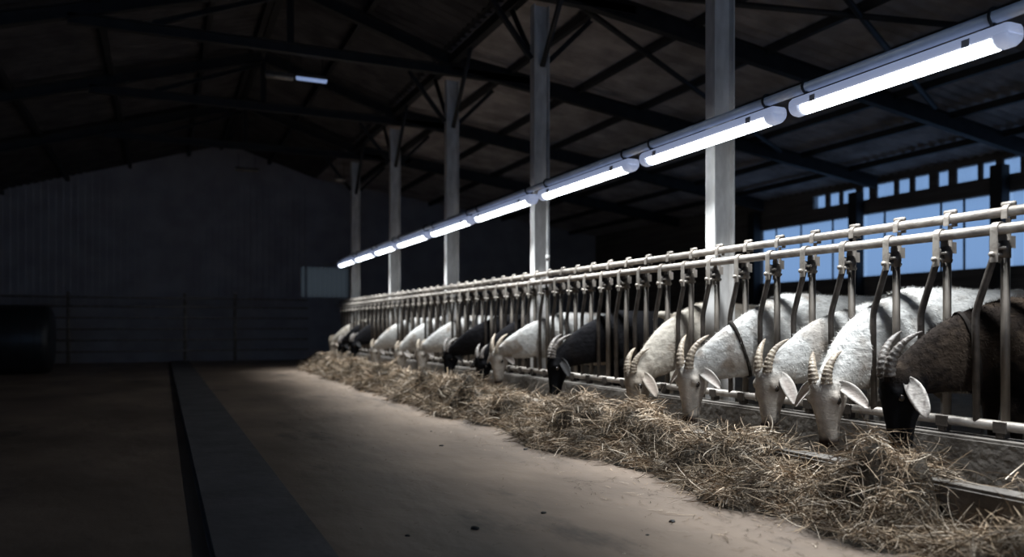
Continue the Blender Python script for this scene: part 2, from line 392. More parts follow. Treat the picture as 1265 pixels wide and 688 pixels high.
# ---------------------------------------------------------------- lamps on their rail
XLAMP = 3.29; ZRAIL = 2.195; ZLAMP = 2.105
b = MB(); b.tube([(XLAMP, FY0, ZRAIL), (XLAMP, 16.9, ZRAIL)], .028, 20)
rail = b.build('lamp_rail', M_rail); tag(rail, 'long blue-grey steel tube carrying the row of lamps', 'rail')
def sect(hw, top, bot, n=20):
    # rounded lamp section: flat top, bowed bottom, list of (x,z)
    pts = []
    for k in range(n+1):
        a = PI*k/n; pts.append((hw*math.cos(a), -bot*math.sin(a)))
    return pts
LL = 1.36
def lamp_proto():
    t = empty('tube_lamp', (0,0,0))
    # housing: shallow tray above, diffuser bowl below
    def prism(prof, y0, y1, s0=1, s1=1):
        n = len(prof); b = MB()
        ys = [(y0-.0, s0*.86), (y0+.02, s0), (y1-.02, s1), (y1, s1*.86)]
        vs = [(x*s, y, z*s) for y, s in ys for x, z in prof]; fs = []
        for k in range(3):
            for i in range(n): fs.append((k*n+i, k*n+(i+1) % n, (k+1)*n+(i+1) % n, (k+1)*n+i))
        fs += [tuple(range(n)), tuple(range(3*n, 4*n))]
        b.add(vs, fs, True); return b
    hs = [(.057, -.010), (.057, .008), (.052, .026), (.038, .038), (-.038, .038), (-.052, .026), (-.057, .008), (-.057, -.010), (-.050, -.014), (.050, -.014)]
    b = prism(hs, -LL/2, LL/2); hso = b.build('housing', M_white, t)
    df = [(x, z-.012) for x, z in sect(.048, 0, .048)]
    b = prism(df, -LL/2+.07, LL/2-.07); b.build('diffuser', M_tube, t)
    cp = [(x, z-.006) for x, z in sect(.0575, 0, .055)]
    for s in (-1, 1):
        b = prism(cp, min(s*(LL/2-.085), s*LL/2), max(s*(LL/2-.085), s*LL/2)); b.build('end_cap', M_white, t)
        b = MB(); y = s*(LL/2-.10)
        b.tube([(0.040*math.cos(a), y, ZRAIL-ZLAMP+.040*math.sin(a)) for a in [2*PI*k/16 for k in range(17)]], .007, 8)
        b.box(-.018, .018, y-.012, y+.012, .036, ZRAIL-ZLAMP-.030)
        b.build('hanger', M_dark, t)
        b = MB(); b.box(-.061, -.054, s*(LL/2-.20)-.02, s*(LL/2-.20)+.02, -.018, .016); b.build('clip', M_rail, hso)
    b = MB(); b.tube([(.02, LL/2-.01, .0), (.03, LL/2+.015, .01), (.01, LL/2+.03, .045)], .006, 8); b.build('cable', M_dark, t)
    return t
lp = lamp_proto()
LY = [(.75,2.05),(2.18,3.45),(3.57,4.98),(5.13,6.72),(6.90,8.46),(8.56,10.06),(10.2,11.68),(11.82,13.02),(13.14,14.50),(14.62,16.0)]
ord_ = ['just outside the right edge','nearest and largest in view','second from the right, by the big column','third from the right','fourth from the right, above the column between lamps','fifth from the right','sixth from the right','seventh from the right','second from the far end','farthest and smallest']
for i, (a, bb) in enumerate(LY):
    o = lp if i == 0 else copy_tree(lp)
    o.location = (XLAMP, (a+bb)/2, ZLAMP); o.scale = (1, (bb-a)/LL, 1)
    tag(o, 'bright white tube lamp under the rail, '+ord_[i], 'lamp', 'lit tube lamps on the rail')
    ld = bpy.data.lights.new('tube_light', 'AREA'); ld.shape = 'RECTANGLE'; ld.size = .09; ld.size_y = (bb-a)*.86
    ld.energy = LAMP_W*(bb-a)/1.36; ld.color = (.90,.96,1); ld.spread = LAMP_SPREAD
    lo = bpy.data.objects.new('tube_light', ld); C.objects.link(lo); lo.location = (XLAMP, (a+bb)/2, ZLAMP-.064)
    lo.rotation_euler = (0, 0, 0)

def ceiling_lamp(x, y, z, L, label, m):
    t = empty('ceiling_lamp', (x, y, z)); tag(t, label, 'lamp')
    b = MB(); b.box(-L/2, L/2, -.05, .05, .0, .05, bev=.01); b.build('housing', M_rusty, t)
    b = MB(); b.loft([((-L/2*.98, 0, -.005), (0,.03,0), (0,0,.02)), ((-L/2*.94, 0, -.005), (0,.042,0), (0,0,.034)), ((L/2*.94, 0, -.005), (0,.042,0), (0,0,.034)), ((L/2*.98, 0, -.005), (0,.03,0), (0,0,.02))], 14); b.build('diffuser', m, t)
    b = MB()
    for s in (-1, 1): b.tube([(s*L*.35, 0, .05), (s*L*.35, 0, .36)], .006, 6)
    b.build('hanger', M_dark, t)
def at_px(px, py, d):
    r = (px-632.5)/FPX*d; return (r*math.cos(TH)+d*math.sin(TH), -r*math.sin(TH)+d*math.cos(TH), CAMZ+(403-py)/FPX*d)
x, y, z = at_px(385, 97.5, 10.8); ceiling_lamp(x, y, z, .42, 'small dim blue lamp hanging high in the dark at upper left', M_dim)
x, y, z = at_px(345, 94.5, 10.75); ceiling_lamp(x, y, z, .38, 'unlit lamp hanging next to the dim blue lamp', M_galv)
x, y, z = at_px(420, 222, 15.5); ceiling_lamp(x, y, z, .22, 'tiny unlit lamp over the far end of the lamp row', M_galv)
x, y, z = at_px(305, 210, 17.5); ceiling_lamp(x, y, z, .5, 'unlit lamp near the ridge in front of the far wall', M_galv)

# ---------------------------------------------------------------- far railing, bale
t = empty('pen_gate', (1.5, 19.6, 0)); tag(t, 'low pipe railing across the far end of the feeding lane', 'railing')
for zz in (.30, .55, .80, 1.05, 1.30, 1.50):
    b = MB(); b.tube([(-6.3, 0, zz), (1.75, 0, zz)], .022, 8); b.build('rail', M_galv, t)
for x in (1.57, .48, -1.87, -4.0):
    b = MB(); b.tube([(x-1.5, .04, 0), (x-1.5, .04, 1.62)], .04, 10); b.build('post', M_galv, t)
t = empty('round_bale', (-2.45, 16.6, 0)); tag(t, 'dark wrapped round bale on the floor at far left', 'bale')
b = MB(); R = .62
b.loft([((x, 0, R), (0, r, 0), (0, 0, r)) for x, r in ((-.62,.30),(-.62,.50),(-.58,.59),(-.50,.62),(.50,.62),(.58,.59),(.62,.50),(.62,.30))], 40); b.build('wrap', M_wrap, t)
b = MB()
for k in range(5): b.loft([((x0, 0, R), (0, .624, 0), (0, 0, .624)) for x0 in (-.4+k*.2, -.39+k*.2)], 40)
b.build('wrap_band', M_dark, t)

# ---------------------------------------------------------------- goats
COATS = {
 'white': dict(body=(.60,.585,.56), dirt=(.30,.24,.19), head=(.50,.44,.38), nose=(.045,.030,.026), ear=(.60,.55,.50), horn=M_horn),
 'cream': dict(body=(.50,.45,.385), dirt=(.28,.22,.165), head=(.42,.355,.29), nose=(.05,.034,.028), ear=(.50,.43,.36), horn=M_horn),
 'black': dict(body=(.010,.0095,.011), dirt=(.018,.015,.014), head=(.006,.006,.007), nose=(.012,.012,.012), ear=(.02,.018,.018), horn=M_hornd),
 'brown': dict(body=(.042,.030,.022), dirt=(.012,.009,.008), head=(.006,.006,.007), nose=(.010,.010,.010), ear=(.72,.66,.60), horn=M_hornd),
}
def ss(a, b_, x): 
    t = min(1, max(0, (x-a)/(b_-a))); return t*t*(3-2*t)
def bez(p0, p1, p2, t): return p0*(1-t)**2+p1*2*t*(1-t)+p2*t*t

def make_goat(gap, yaw, head, coat, label, hyaw=.4, pitch=0.0, roll=0.0, size=1.0, nhair=6000, collar=None, horns=1.0, ear=.0, beard=False, voxel=.010, tx=None, hl=.295, D=.27):
    """gap: (x,y) point of the fence plane the neck goes through; head: (dx, dy, z) poll position in local frame"""
    cf = COATS[coat]
    t = empty('goat')
    ang = PI+yaw; hyaw = hyaw-yaw
    t.rotation_euler = (0, 0, ang)
    t.location = (gap[0]-math.cos(ang)*D, gap[1]-math.sin(ang)*D, ZPEN)
    tag(t, label, 'goat', None)
    S = size*1.2
    if tx is None:
        q = Matrix.Rotation(-ang, 3, 'Z') @ (Vector(head)-t.location); head = tuple(q)
    b = MB()
    # torso
    T = [(-.88,.62,.03,.04),(-.85,.60,.085,.10),(-.78,.575,.135,.155),(-.66,.555,.160,.190),(-.50,.53,.175,.215),(-.32,.52,.182,.228),(-.15,.525,.170,.225),(-.02,.545,.140,.205),(.08,.56,.115,.175),(.14,.565,.085,.13),(.17,.565,.03,.05)]
    b.loft([((x*S, 0, z*S), (0, ry*S, 0), (0, 0, rz*S)) for x, z, ry, rz in T], 28, power=2.25)
    # spine ridge, shoulders, hips
    def blob(c, r, nn=16):
        rings = []
        for k in range(1, 10):
            a = PI*k/10; rings.append(((c[0]+r[0]*math.cos(a), c[1], c[2]), (0, r[1]*math.sin(a), 0), (0, 0, r[2]*math.sin(a))))
        b.loft(rings, nn)
    blob((-.01*S, 0, .70*S), (.10*S, .045*S, .055*S))
    for s in (-1, 1):
        blob((-.01*S, s*.095*S, .52*S), (.10*S, .06*S, .19*S)); blob((-.70*S, s*.09*S, .55*S), (.13*S, .07*S, .19*S))
        blob((-.62*S, s*.085*S, .72*S), (.05*S, .04*S, .04*S)); blob((-.83*S, s*.055*S, .67*S), (.05*S, .03*S, .03*S))
    # neck
    # head frame
    A = Vector((math.sin(pitch), 0, -math.cos(pitch))); N = Vector((math.cos(pitch), 0, math.sin(pitch))); Lt = Vector((0, 1, 0))
    Rr = Matrix.Rotation(roll, 3, N); A = Rr @ A; Lt = Rr @ Lt
    Ry = Matrix.Rotation(hyaw, 3, 'Z'); A = Ry @ A; N = Ry @ N; Lt = Ry @ Lt
    P = Vector(head)
    H = lambda l, n, s: P+Lt*l+N*n+A*s
    HL = hl*S
    p0 = Vector((-.03*S, 0, .555*S)); p2 = P-N*.015+A*.045; 
    p1 = Vector((D*1.1, 0, .66)) if tx is None else Vector(tx)
    rings = []; NS = 14
    for k in range(NS+1):
        u = k/NS; c = bez(p0, p1, p2, u); tg = (bez(p0, p1, p2, min(1, u+.02))-bez(p0, p1, p2, max(0, u-.02))).normalized()
        lat = Vector((0,1,0)); lat = (lat-tg*lat.dot(tg)).normalized()
        if u > .6: q = (u-.6)/.4; lat = (lat*(1-q)+Lt*q); lat = (lat-tg*lat.dot(tg)).normalized()
        ve = lat.cross(tg).normalized()
        rl = (.118*(1-u)+.052*u-.032*math.sin(PI*u))*S; rv = (.190*(1-u)+.066*u+.026*math.sin(PI*u))*S
        rings.append((c, lat*rl, ve*rv))
    b.loft(rings, 20)
    # head: stations along the axis
    HS = [(-.10,.026,.030,-.016),(-.05,.047,.050,-.018),(.05,.060,.070,-.016),(.16,.064,.083,-.020),(.28,.065,.088,-.024),(.38,.058,.084,-.024),(.50,.047,.072,-.016),(.62,.040,.060,-.009),(.74,.037,.051,-.007),(.85,.0365,.045,-.007),(.93,.034,.039,-.008),(.985,.025,.028,-.009),(1.01,.011,.014,-.009)]
    b.loft([(H(0, o_*S, s*HL), Lt*wd*S, N*dp*S) for s, wd, dp, o_ in HS], 24, power=2.35)
    def hblob(l, n, s, r, nn=12):
        c = H(l, n, s); rings = []
        for k in range(1, 8):
            a = PI*k/8; rings.append((c+A*r[2]*math.cos(a), Lt*r[0]*math.sin(a), N*r[1]*math.sin(a)))
        b.loft(rings, nn)
    for s in (-1, 1):
        hblob(s*.050*S, .030*S, .24*HL, (.017*S, .020*S, .026*S))      # brow
        hblob(s*.042*S, -.030*S, .34*HL, (.018*S, .035*S, .05*S))      # cheek
        hblob(s*.018*S, .020*S, .90*HL, (.014*S, .018*S, .022*S))      # nostril wing
        hblob(s*.027*S, .038*S, .02*HL, (.022*S, .024*S, .026*S))      # horn base
    hblob(0, -.030*S, .88*HL, (.022*S, .016*S, .035*S))                 # chin
    hblob(0, .045*S, .16*HL, (.036*S, .020*S, .05*S))                   # forehead
    # legs
    def leg(pts):
        pts = [(Vector((x*S, y*S, z*S)), r*S) for x, y, z, r in pts]
        b.tube([p for p, r in pts], [r for p, r in pts], 14)
    for s in (-1, 1):
        o_ = .03*s
        leg([(-.01, s*.095, .50, .075), (.0, s*.10, .40, .058), (.03+o_, s*.095, .30, .036), (.03+o_, s*.095, .26, .032), (.025+o_, s*.092, .20, .021), (.025+o_, s*.092, .09, .019), (.03+o_, s*.092, .055, .026), (.05+o_, s*.092, .028, .029), (.058+o_, s*.092, .002, .030)])
        o_ = -.05*s
        leg([(-.70, s*.095, .52, .105), (-.66, s*.10, .42, .085), (-.65+o_/2, s*.10, .35, .060), (-.72+o_, s*.095, .28, .036), (-.77+o_, s*.092, .235, .029), (-.755+o_, s*.09, .17, .021), (-.74+o_, s*.09, .09, .020), (-.73+o_, s*.09, .055, .026), (-.705+o_, s*.09, .028, .029), (-.70+o_, s*.09, .002, .030)])
    # tail
    leg([(-.84, 0, .66, .03), (-.92, 0, .70, .028), (-.97, .01, .70, .022), (-1.0, .01, .66, .010)])
    if beard:
        b.loft([(H(0, -.04*S, .80*HL)+Vector((-.0,0,-k*.018)), Lt*(.014-.0018*k), N*(.016-.002*k)) for k in range(7)], 10)
    tmp = b.build('tmp', None)
    md = tmp.modifiers.new('r', 'REMESH'); md.mode = 'VOXEL'; md.voxel_size = voxel
    sm = tmp.modifiers.new('s', 'SMOOTH'); sm.factor = .5; sm.iterations = 2
    dg = bpy.context.evaluated_depsgraph_get(); me = bpy.data.meshes.new_from_object(tmp.evaluated_get(dg)); om = tmp.data
    bpy.data.objects.remove(tmp); bpy.data.meshes.remove(om)
    bm = bmesh.new(); bm.from_mesh(me)
    vs_ = [v for v in bm.verts if v.co.z > .33*S and (v.co-P).dot(A)/HL < -.16 and v.co.x > -.80*S]
    for _ in range(14): bmesh.ops.smooth_vert(bm, verts=vs_, factor=.5, use_axis_x=True, use_axis_y=True, use_axis_z=True)
    bm.to_mesh(me); bm.free(); me.update()
    nv = len(me.vertices); co = np.empty(nv*3, dtype=np.float64); me.vertices.foreach_get('co', co); co = co.reshape(-1, 3)
    no = np.empty(nv*3, dtype=np.float64); me.vertex_normals.foreach_get('vector', no); no = no.reshape(-1, 3)
    # head coordinates
    Pn = np.array(P); rel = co-Pn; hs = rel@np.array(A)/HL; hl_ = rel@np.array(Lt); hn = rel@np.array(N)
    inhead = (hs > -.12) & (np.abs(hl_) < .09*S) & (np.abs(hn) < .10*S)
    seed = random.random()*50
    col = np.zeros((nv, 3)); body = np.array(cf['body']); dirt = np.array(cf['dirt']); hd = np.array(cf['head']); nose = np.array(cf['nose'])
    disp = np.zeros(nv)
    for i in range(nv):
        p = Vector(co[i])
        n1 = noise.noise(p*4.5+Vector((seed, 0, 0))); n2 = noise.noise(p*13+Vector((0, seed, 0))); n3 = noise.noise(Vector((p.x*22, p.y*40, p.z*40)))
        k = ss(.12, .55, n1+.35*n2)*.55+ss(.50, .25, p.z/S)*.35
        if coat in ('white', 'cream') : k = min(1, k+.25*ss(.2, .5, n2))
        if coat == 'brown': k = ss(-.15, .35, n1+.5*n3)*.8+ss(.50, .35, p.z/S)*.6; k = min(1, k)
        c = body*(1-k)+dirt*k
        if inhead[i]:
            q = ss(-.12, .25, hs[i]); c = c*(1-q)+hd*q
            if coat in ('white', 'cream'):
                c = c*(1-.25*ss(.0, .5, n1+n2))
            q = ss(.78, .90, hs[i]+.05*n2)*(.75+.25*ss(-.03, .02, hn[i])); c = c*(1-q)+nose*q
            e2 = (abs(hl_[i])-.058*S)**2+(hn[i]-.016*S)**2+((hs[i]-.30)*HL)**2; c = c*(1-.55*math.exp(-e2/(.020*S)**2))
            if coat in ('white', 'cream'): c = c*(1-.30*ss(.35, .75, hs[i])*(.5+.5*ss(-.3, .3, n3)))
            disp[i] = .0015*n2
        else:
            disp[i] = .005*n1+.0035*n3
        if p.z < .05*S and p.x < .2: c = np.array((.04, .033, .03))
        col[i] = c
    # mouth slit: press a groove along the side of the muzzle
    g = inhead & (hs > .66) & (hn < .012)
    gd = np.exp(-((hn+.012*S)/.0045)**2)*ss_np(.66, .75, hs)
    disp = disp-.006*gd*g
    col[g & (gd > .45)] *= .35
    co = co+no*disp[:, None]
    me.vertices.foreach_set('co', co.ravel()); me.update()
    # fur: short tapering hairs, part of the coat mesh
    me.calc_loop_triangles(); nt_ = len(me.loop_triangles); tri = np.empty(nt_*3, dtype=np.int32); me.loop_triangles.foreach_get('vertices', tri); tri = tri.reshape(-1, 3)
    faces = np.empty(len(me.polygons), dtype=np.int32)
    va, vb, vc = co[tri[:, 0]], co[tri[:, 1]], co[tri[:, 2]]
    ar = np.linalg.norm(np.cross(vb-va, vc-va), axis=1); cen = (va+vb+vc)/3
    wgt = ar*np.where(cen[:, 2] > .30*S, 1, .1)*np.where(cen[:, 0] > -.3, 1.5, .8)
    idx = rng.choice(nt_, nhair, p=wgt/wgt.sum())
    r1 = rng.random((nhair, 1)); r2 = rng.random((nhair, 1)); fl = (r1+r2) > 1; r1 = np.where(fl, 1-r1, r1); r2 = np.where(fl, 1-r2, r2)
    base = va[idx]+(vb-va)[idx]*r1+(vc-va)[idx]*r2
    nm = no[tri[idx, 0]]
    hsx = ((base-Pn)@np.array(A))/HL; ishd = (hsx > -.05) & (np.linalg.norm(base-Pn-np.array(A)*HL*.45, axis=1) < .2*S)
    ishd2 = ishd & (hsx > .1)
    flow = np.stack([-.55*np.ones(nhair), np.zeros(nhair), -.75*np.ones(nhair)], 1)
    fh = np.array(A)*.9; flow[ishd] = fh
    dirn = nm*np.where(ishd2, .18, .42)[:, None]+flow-nm*(np.sum(flow*nm, axis=1))[:, None]+rng.normal(0, .28, (nhair, 3))
    dirn /= np.linalg.norm(dirn, axis=1)[:, None]
    ln = rng.uniform(.012, .026, nhair); ln = np.where(ishd2, ln*.35, ln); ln = np.where(hsx > .8, ln*.5*ishd2+ln*(~ishd2), ln)
    sd = np.cross(dirn, nm+rng.normal(0, .4, (nhair, 3))); sd /= np.linalg.norm(sd, axis=1)[:, None]+1e-9
    wd = rng.uniform(.0007, .0014, (nhair, 1))
    base = base-nm*.001
    hv = np.stack([base-sd*wd, base+sd*wd, base+dirn*ln[:, None]], 1).reshape(-1, 3)
    hc = col[tri[idx, 0]]*rng.uniform(.82, 1.15, (nhair, 1)); hc = np.repeat(hc, 3, axis=0)
    polys = [tuple(p.vertices) for p in me.polygons]; n0 = len(polys)
    polys += [(nv+3*i, nv+3*i+1, nv+3*i+2) for i in range(nhair)]
    me2 = bpy.data.meshes.new('body'); me2.from_pydata(np.vstack([co, hv]).tolist(), [], polys); bpy.data.meshes.remove(me)
    me2.polygons.foreach_set('use_smooth', [True]*len(polys))
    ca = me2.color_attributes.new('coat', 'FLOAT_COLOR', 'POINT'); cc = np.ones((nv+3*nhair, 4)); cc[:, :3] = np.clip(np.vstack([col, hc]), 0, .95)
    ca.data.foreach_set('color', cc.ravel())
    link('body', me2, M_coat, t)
    # eyes
    for s in (-1, 1):
        e = MB(); c = H(s*.0595*S, .016*S, .30*HL)
        e.loft([(c+A*.015*S*math.cos(PI*k/10), Lt*.010*S*math.sin(PI*k/10), N*.013*S*math.sin(PI*k/10)) for k in range(1, 10)], 14)
        eo = e.build('eye', M_eye, t)
        e = MB()
        c2 = H(s*.0165*S, .034*S, .935*HL)
        e.loft([(c2+(A+Lt*s*.5).normalized()*.009*S*math.cos(PI*k/8), Lt*.004*S*math.sin(PI*k/8), N*.007*S*math.sin(PI*k/8)) for k in range(1, 8)], 10)
        e.build('nostril', M_eye, t)
    # ears
    for s in (-1, 1):
        root = H(s*(.047+.010*ear)*S, -.012*S, .075*HL)
        dirE = (Lt*s*(1-.45*ear)+A*(.30+ear*.9)-N*(.25+.2*ear)).normalized(); kq = min(1, ear*1.2); up = (N*.8-A*.4)*(1-kq)+(Lt*s+N*.25)*kq; up = (up-dirE*up.dot(dirE)).normalized(); sd_ = dirE.cross(up)
        L_ = .118*S; vs = []; fs = []; nu, nvv = 12, 7
        for layer in (0, 1):
            for i in range(nu+1):
                u = i/nu; wdt = (.009+.020*math.sin(PI*min(1, u*.93+.04))**.75)*(1+.25*ear)*S*(1 if u < .97 else .4)
                bend = A*(.05*u*u)*S
                for j in range(nvv):
                    v = -1+2*j/(nvv-1)
                    p = root+dirE*L_*u+bend+sd_*v*wdt+up*((.016-.010*ear)*(v*v)*(1-u*.6)*S-layer*.0045)
                    vs.append(p)
        K = (nu+1)*nvv
        for i in range(nu):
            for j in range(nvv-1):
                a = i*nvv+j; fs.append((a, a+1, a+nvv+1, a+nvv)); fs.append((K+a, K+a+nvv, K+a+nvv+1, K+a+1))
            for j in (0, nvv-1):
                a = i*nvv+j; fs.append((a, a+nvv, K+a+nvv, K+a))
        for j in range(nvv-1):
            fs.append((j, j+1, K+j+1, K+j)); a = nu*nvv+j; fs.append((a, a+1, K+a+1, K+a))
        e = MB(); e.add(vs, fs, True); eo = e.build('ear', M_ear, t)
        ca = eo.data.color_attributes.new('coat', 'FLOAT_COLOR', 'POINT'); cols = []
        for layer in (0, 1):
            for i in range(nu+1):
                for j in range(nvv):
                    c = np.array(cf['ear']); q = (.45 if coat != 'brown' else .15)*(1-abs(-1+2*j/(nvv-1)))*(layer == 0)*ss(.1, .4, i/nu)
                    c = c*(1-q)+np.array((.30, .20, .17))*q if coat in ('white', 'cream', 'brown') else c
                    if coat == 'brown': kk = ss(.1, .35, noise.noise(Vector((i*.5, j*.6, 3)))); c = c*(1-.7*kk)+np.array((.09,.06,.05))*.7*kk
                    cols += [c[0], c[1], c[2], 1]
        ca.data.foreach_set('color', cols)
        if coat in ('brown',): eo['label'] = 'pale ear with brown freckles'
    # horns
    if horns > 0:
        for s in (-1, 1):
            pts = []; rs = []; nH = 44
            base_ = H(s*.026*S, .040*S, .0*HL)
            d = (-A*.97+N*.12+Lt*s*.08).normalized(); p = base_-d*.012; ax = Lt
            stepL = .205*S*horns/nH
            for k in range(nH+1):
                u = k/nH; pts.append(p.copy())
                r = .0225*S*(1-u)**.7+.002; r *= 1+.07*math.sin(k*1.55)*(u < .8)
                rs.append(r)
                d = (Matrix.Rotation(-.0325*(1.0 if u < .75 else .6), 3, ax*1.0) @ d); d = (d+Lt*s*.006).normalized(); p = p+d*stepL
            e = MB(); e.tube(pts, rs, 14); e.build('horn', cf['horn'], t)
    if collar:
        u = collar; c = bez(p0, p1, p2, u); tg = (bez(p0, p1, p2, u+.02)-bez(p0, p1, p2, u-.02)).normalized()
        lat = Vector((0,1,0)); lat = (lat-tg*lat.dot(tg)).normalized(); ve = lat.cross(tg).normalized()
        rl = (.118*(1-u)+.052*u-.032*math.sin(PI*u))*S+.005; rv = (.190*(1-u)+.066*u+.026*math.sin(PI*u))*S+.005
        e = MB(); nC = 40; vs = []; 
        for k in range(nC):
            a = 2*PI*k/nC; q = c+lat*rl*math.cos(a)+ve*rv*math.sin(a); o2 = (lat*math.cos(a)+ve*math.sin(a)).normalized()*.003
            vs += [q-tg*.011-o2, q+tg*.011-o2, q+tg*.011+o2, q-tg*.011+o2]
        fs = []
        for k in range(nC):
            a = 4*k; b_ = 4*((k+1) % nC)
            for j in range(4): fs.append((a+j, a+(j+1) % 4, b_+(j+1) % 4, b_+j))
        e.add(vs, fs, True); col_o = e.build('collar', M_collar, t)
        e = MB(); q = c-ve*rv if (c-ve*rv).z < (c+ve*rv).z else c+ve*rv
        e.tube([q+Vector((.012*math.cos(a), 0, -.012+.012*math.sin(a))) for a in [2*PI*k/12 for k in range(13)]], .002, 6); e.build('collar_ring', M_galv, col_o)
    return t
def ss_np(a, b_, x):
    t = np.clip((x-a)/(b_-a), 0, 1); return t*t*(3-2*t)

def gapy(k): return P0+DP*k+.21
G = make_goat
G((XF, gapy(0)), -.22, (3.20,2.70,.640), 'brown', 'blackish brown goat with white freckled ear and dark horns, nearest at the right', hyaw=-.35, pitch=-.05, nhair=26000, collar=.42, horns=1.1, ear=.75, voxel=.009, size=1.0, hl=.318)
G((XF, gapy(2)), -.22, (3.20,3.144,.575), 'white', 'white goat with spread ears and short horns, next to the dark brown goat', hyaw=.35, pitch=-.05, roll=.05, nhair=26000, horns=.80, ear=.1, voxel=.009, size=1.08, hl=.273, D=.30)
G((XF, gapy(3)), .04, (3.20,3.564,.612), 'white', 'white goat with hanging ear and curved horns, second white from the right', hyaw=.15, pitch=-.02, nhair=26000, horns=1.0, ear=.75, voxel=.009, D=.40)
G((XF, gapy(5)), .0, (3.15,4.244,.601), 'white', 'white goat wearing a dark collar, head in front of the column foot', hyaw=.28, pitch=-.03, nhair=26000, collar=.55, horns=1.05, ear=.0, voxel=.009, size=1.08)
G((XF, gapy(8)), .04, (3.20,4.964,.535), 'cream', 'cream goat left of the big column with body hidden behind it', hyaw=.12, pitch=-.02, nhair=16000, horns=.9, ear=.5, voxel=.010, size=1.04)
G((XF, gapy(12)), -.02, (3.20,6.254,.592), 'black', 'black goat with collar and tall horns in the middle of the row', hyaw=.0, pitch=.05, nhair=14000, collar=.30, horns=1.15, ear=.35, voxel=.010)
G((XF, gapy(16)), -.14, (3.20,7.596,.603), 'white', 'white goat with upright horns left of the black collared goat', hyaw=.5, pitch=-.05, nhair=12000, horns=1.0, ear=.1, voxel=.011)
G((XF, gapy(18)), .12, (3.20,8.03,.53), 'black', 'black goat directly behind the upright horned white goat', hyaw=.5, pitch=0, nhair=8000, horns=.8, voxel=.012)
G((XF, gapy(21)), .02, (3.20,9.12,.565), 'black', 'black goat beside the pair of bluish white goats', hyaw=.4, pitch=0, nhair=8000, horns=.9, voxel=.012)
G((XF, gapy(25)), -.10, (3.20,10.24,.57), 'white', 'bluish white goat, nearer of the far white pair', hyaw=.5, nhair=6000, horns=.7, voxel=.013)
G((XF, gapy(29)), .0, (3.20,11.3,.53), 'white', 'bluish white goat, farther of the far white pair', hyaw=.4, nhair=6000, horns=.7, voxel=.013)
G((XF, gapy(34)), .0, (3.20,12.8,.53), 'white', 'pale goat just beyond the far white pair', hyaw=.5, nhair=4000, horns=.7, voxel=.014)
G((XF, gapy(40)), .0, (3.20,14.35,.60), 'black', 'black goat near the far end of the row', hyaw=.3, nhair=4000, horns=.8, voxel=.014)
G((XF, gapy(43)), .05, (3.20,15.4,.55), 'black', 'smaller looking black goat, second from the far end', hyaw=.3, nhair=4000, horns=.8, voxel=.014)
G((XF, gapy(46)), .0, (3.20,16.3,.57), 'cream', 'pale goat at the far end of the row', hyaw=.3, nhair=4000, horns=.7, voxel=.014)
g = G((6.05, 7.3), PI, (.52,0,1.0), 'cream', 'cream goat turning its rump to the fence, beside the collared black goat', hyaw=.2+PI, pitch=.9, nhair=8000, horns=.8, voxel=.012, tx=(.28,0,.86), size=1.02)
g.location = (4.95, 5.50, ZPEN)

# ---------------------------------------------------------------- hay
mounds = [(2.66,1.62,.12,.16,.34),(2.62,1.30,.14,.2,.2),(2.93,2.42,.13,.16,.17),(2.80,2.60,.15,.16,.18),(2.74,2.95,.10,.18,.20),(2.93,3.36,.19,.20,.22),(2.80,3.62,.17,.17,.18),(2.86,4.10,.17,.2,.17),(2.92,4.55,.24,.22,.26),(2.82,5.15,.24,.20,.26),(2.92,5.75,.20,.24,.3),
          (2.82,6.45,.22,.20,.26),(2.86,7.2,.24,.24,.26),(2.80,7.9,.27,.22,.28),(2.80,8.7,.25,.24,.30),(2.90,9.5,.22,.25,.35),(2.80,10.5,.24,.25,.40),(2.9,11.6,.22,.25,.45),(2.85,12.8,.24,.25,.5),(2.9,14.2,.24,.25,.6),(2.9,15.6,.26,.25,.6),(2.64,3.15,.06,.20,.24),(2.62,2.35,.05,.16,.22),(2.62,5.0,.08,.2,.4),(2.66,7.2,.10,.2,.3)]
rc = random.Random(11)
clumps = []
for _ in range(230):
    y = 1.3+15.5*rc.random()**1.6; clumps.append((rc.gauss(2.90, .16), y, rc.uniform(.03, .085), rc.uniform(.045, .10), rc.uniform(.05, .13)))
def H0(x, y):
    h = 0.0
    for mx_, my, a, sx, sy in mounds:
        if abs(y-my) < 3*sy: h += a*math.exp(-((x-mx_)/sx)**2-((y-my)/sy)**2)
    g = min(1, h*9)
    if x > 3.07: h = max(h*.7, .0)+(.09+.03*math.sin(y*5.1)+.02*math.sin(y*11+x*20) if y > 2.1 else .10); g = .5
    if g > .03:
        for mx_, my, a, sx, sy in clumps:
            if abs(y-my) < .3 and abs(x-mx_) < .3: h += g*a*math.exp(-((x-mx_)/sx)**2-((y-my)/sy)**2)
        n = noise.noise(Vector((x*8, y*8, 0)))+.6*noise.noise(Vector((x*19, y*19, 4)))
        h += n*.06*g
    edge = ss(3.41, 3.33, x)
    return max(h, -.02)*edge+.02*(1-edge)
def hay_surface(name, x0, x1, y0, y1, st):
    nx = int((x1-x0)/st); ny = int((y1-y0)/st); vs = []; fs = []; cols = []
    for i in range(nx+1):
        for j in range(ny+1):
            x = x0+(x1-x0)*i/nx; y = y0+(y1-y0)*j/ny
            z = H0(x, y)-.02
            if x > 3.07 and z < .04: z = .04
            vs.append((x, y, max(z, -.01)))
            cols += [.040, .030, .020, 1]
    for i in range(nx):
        for j in range(ny):
            a = i*(ny+1)+j; fs.append((a, a+ny+1, a+ny+2, a+1))
    return vs, fs, cols
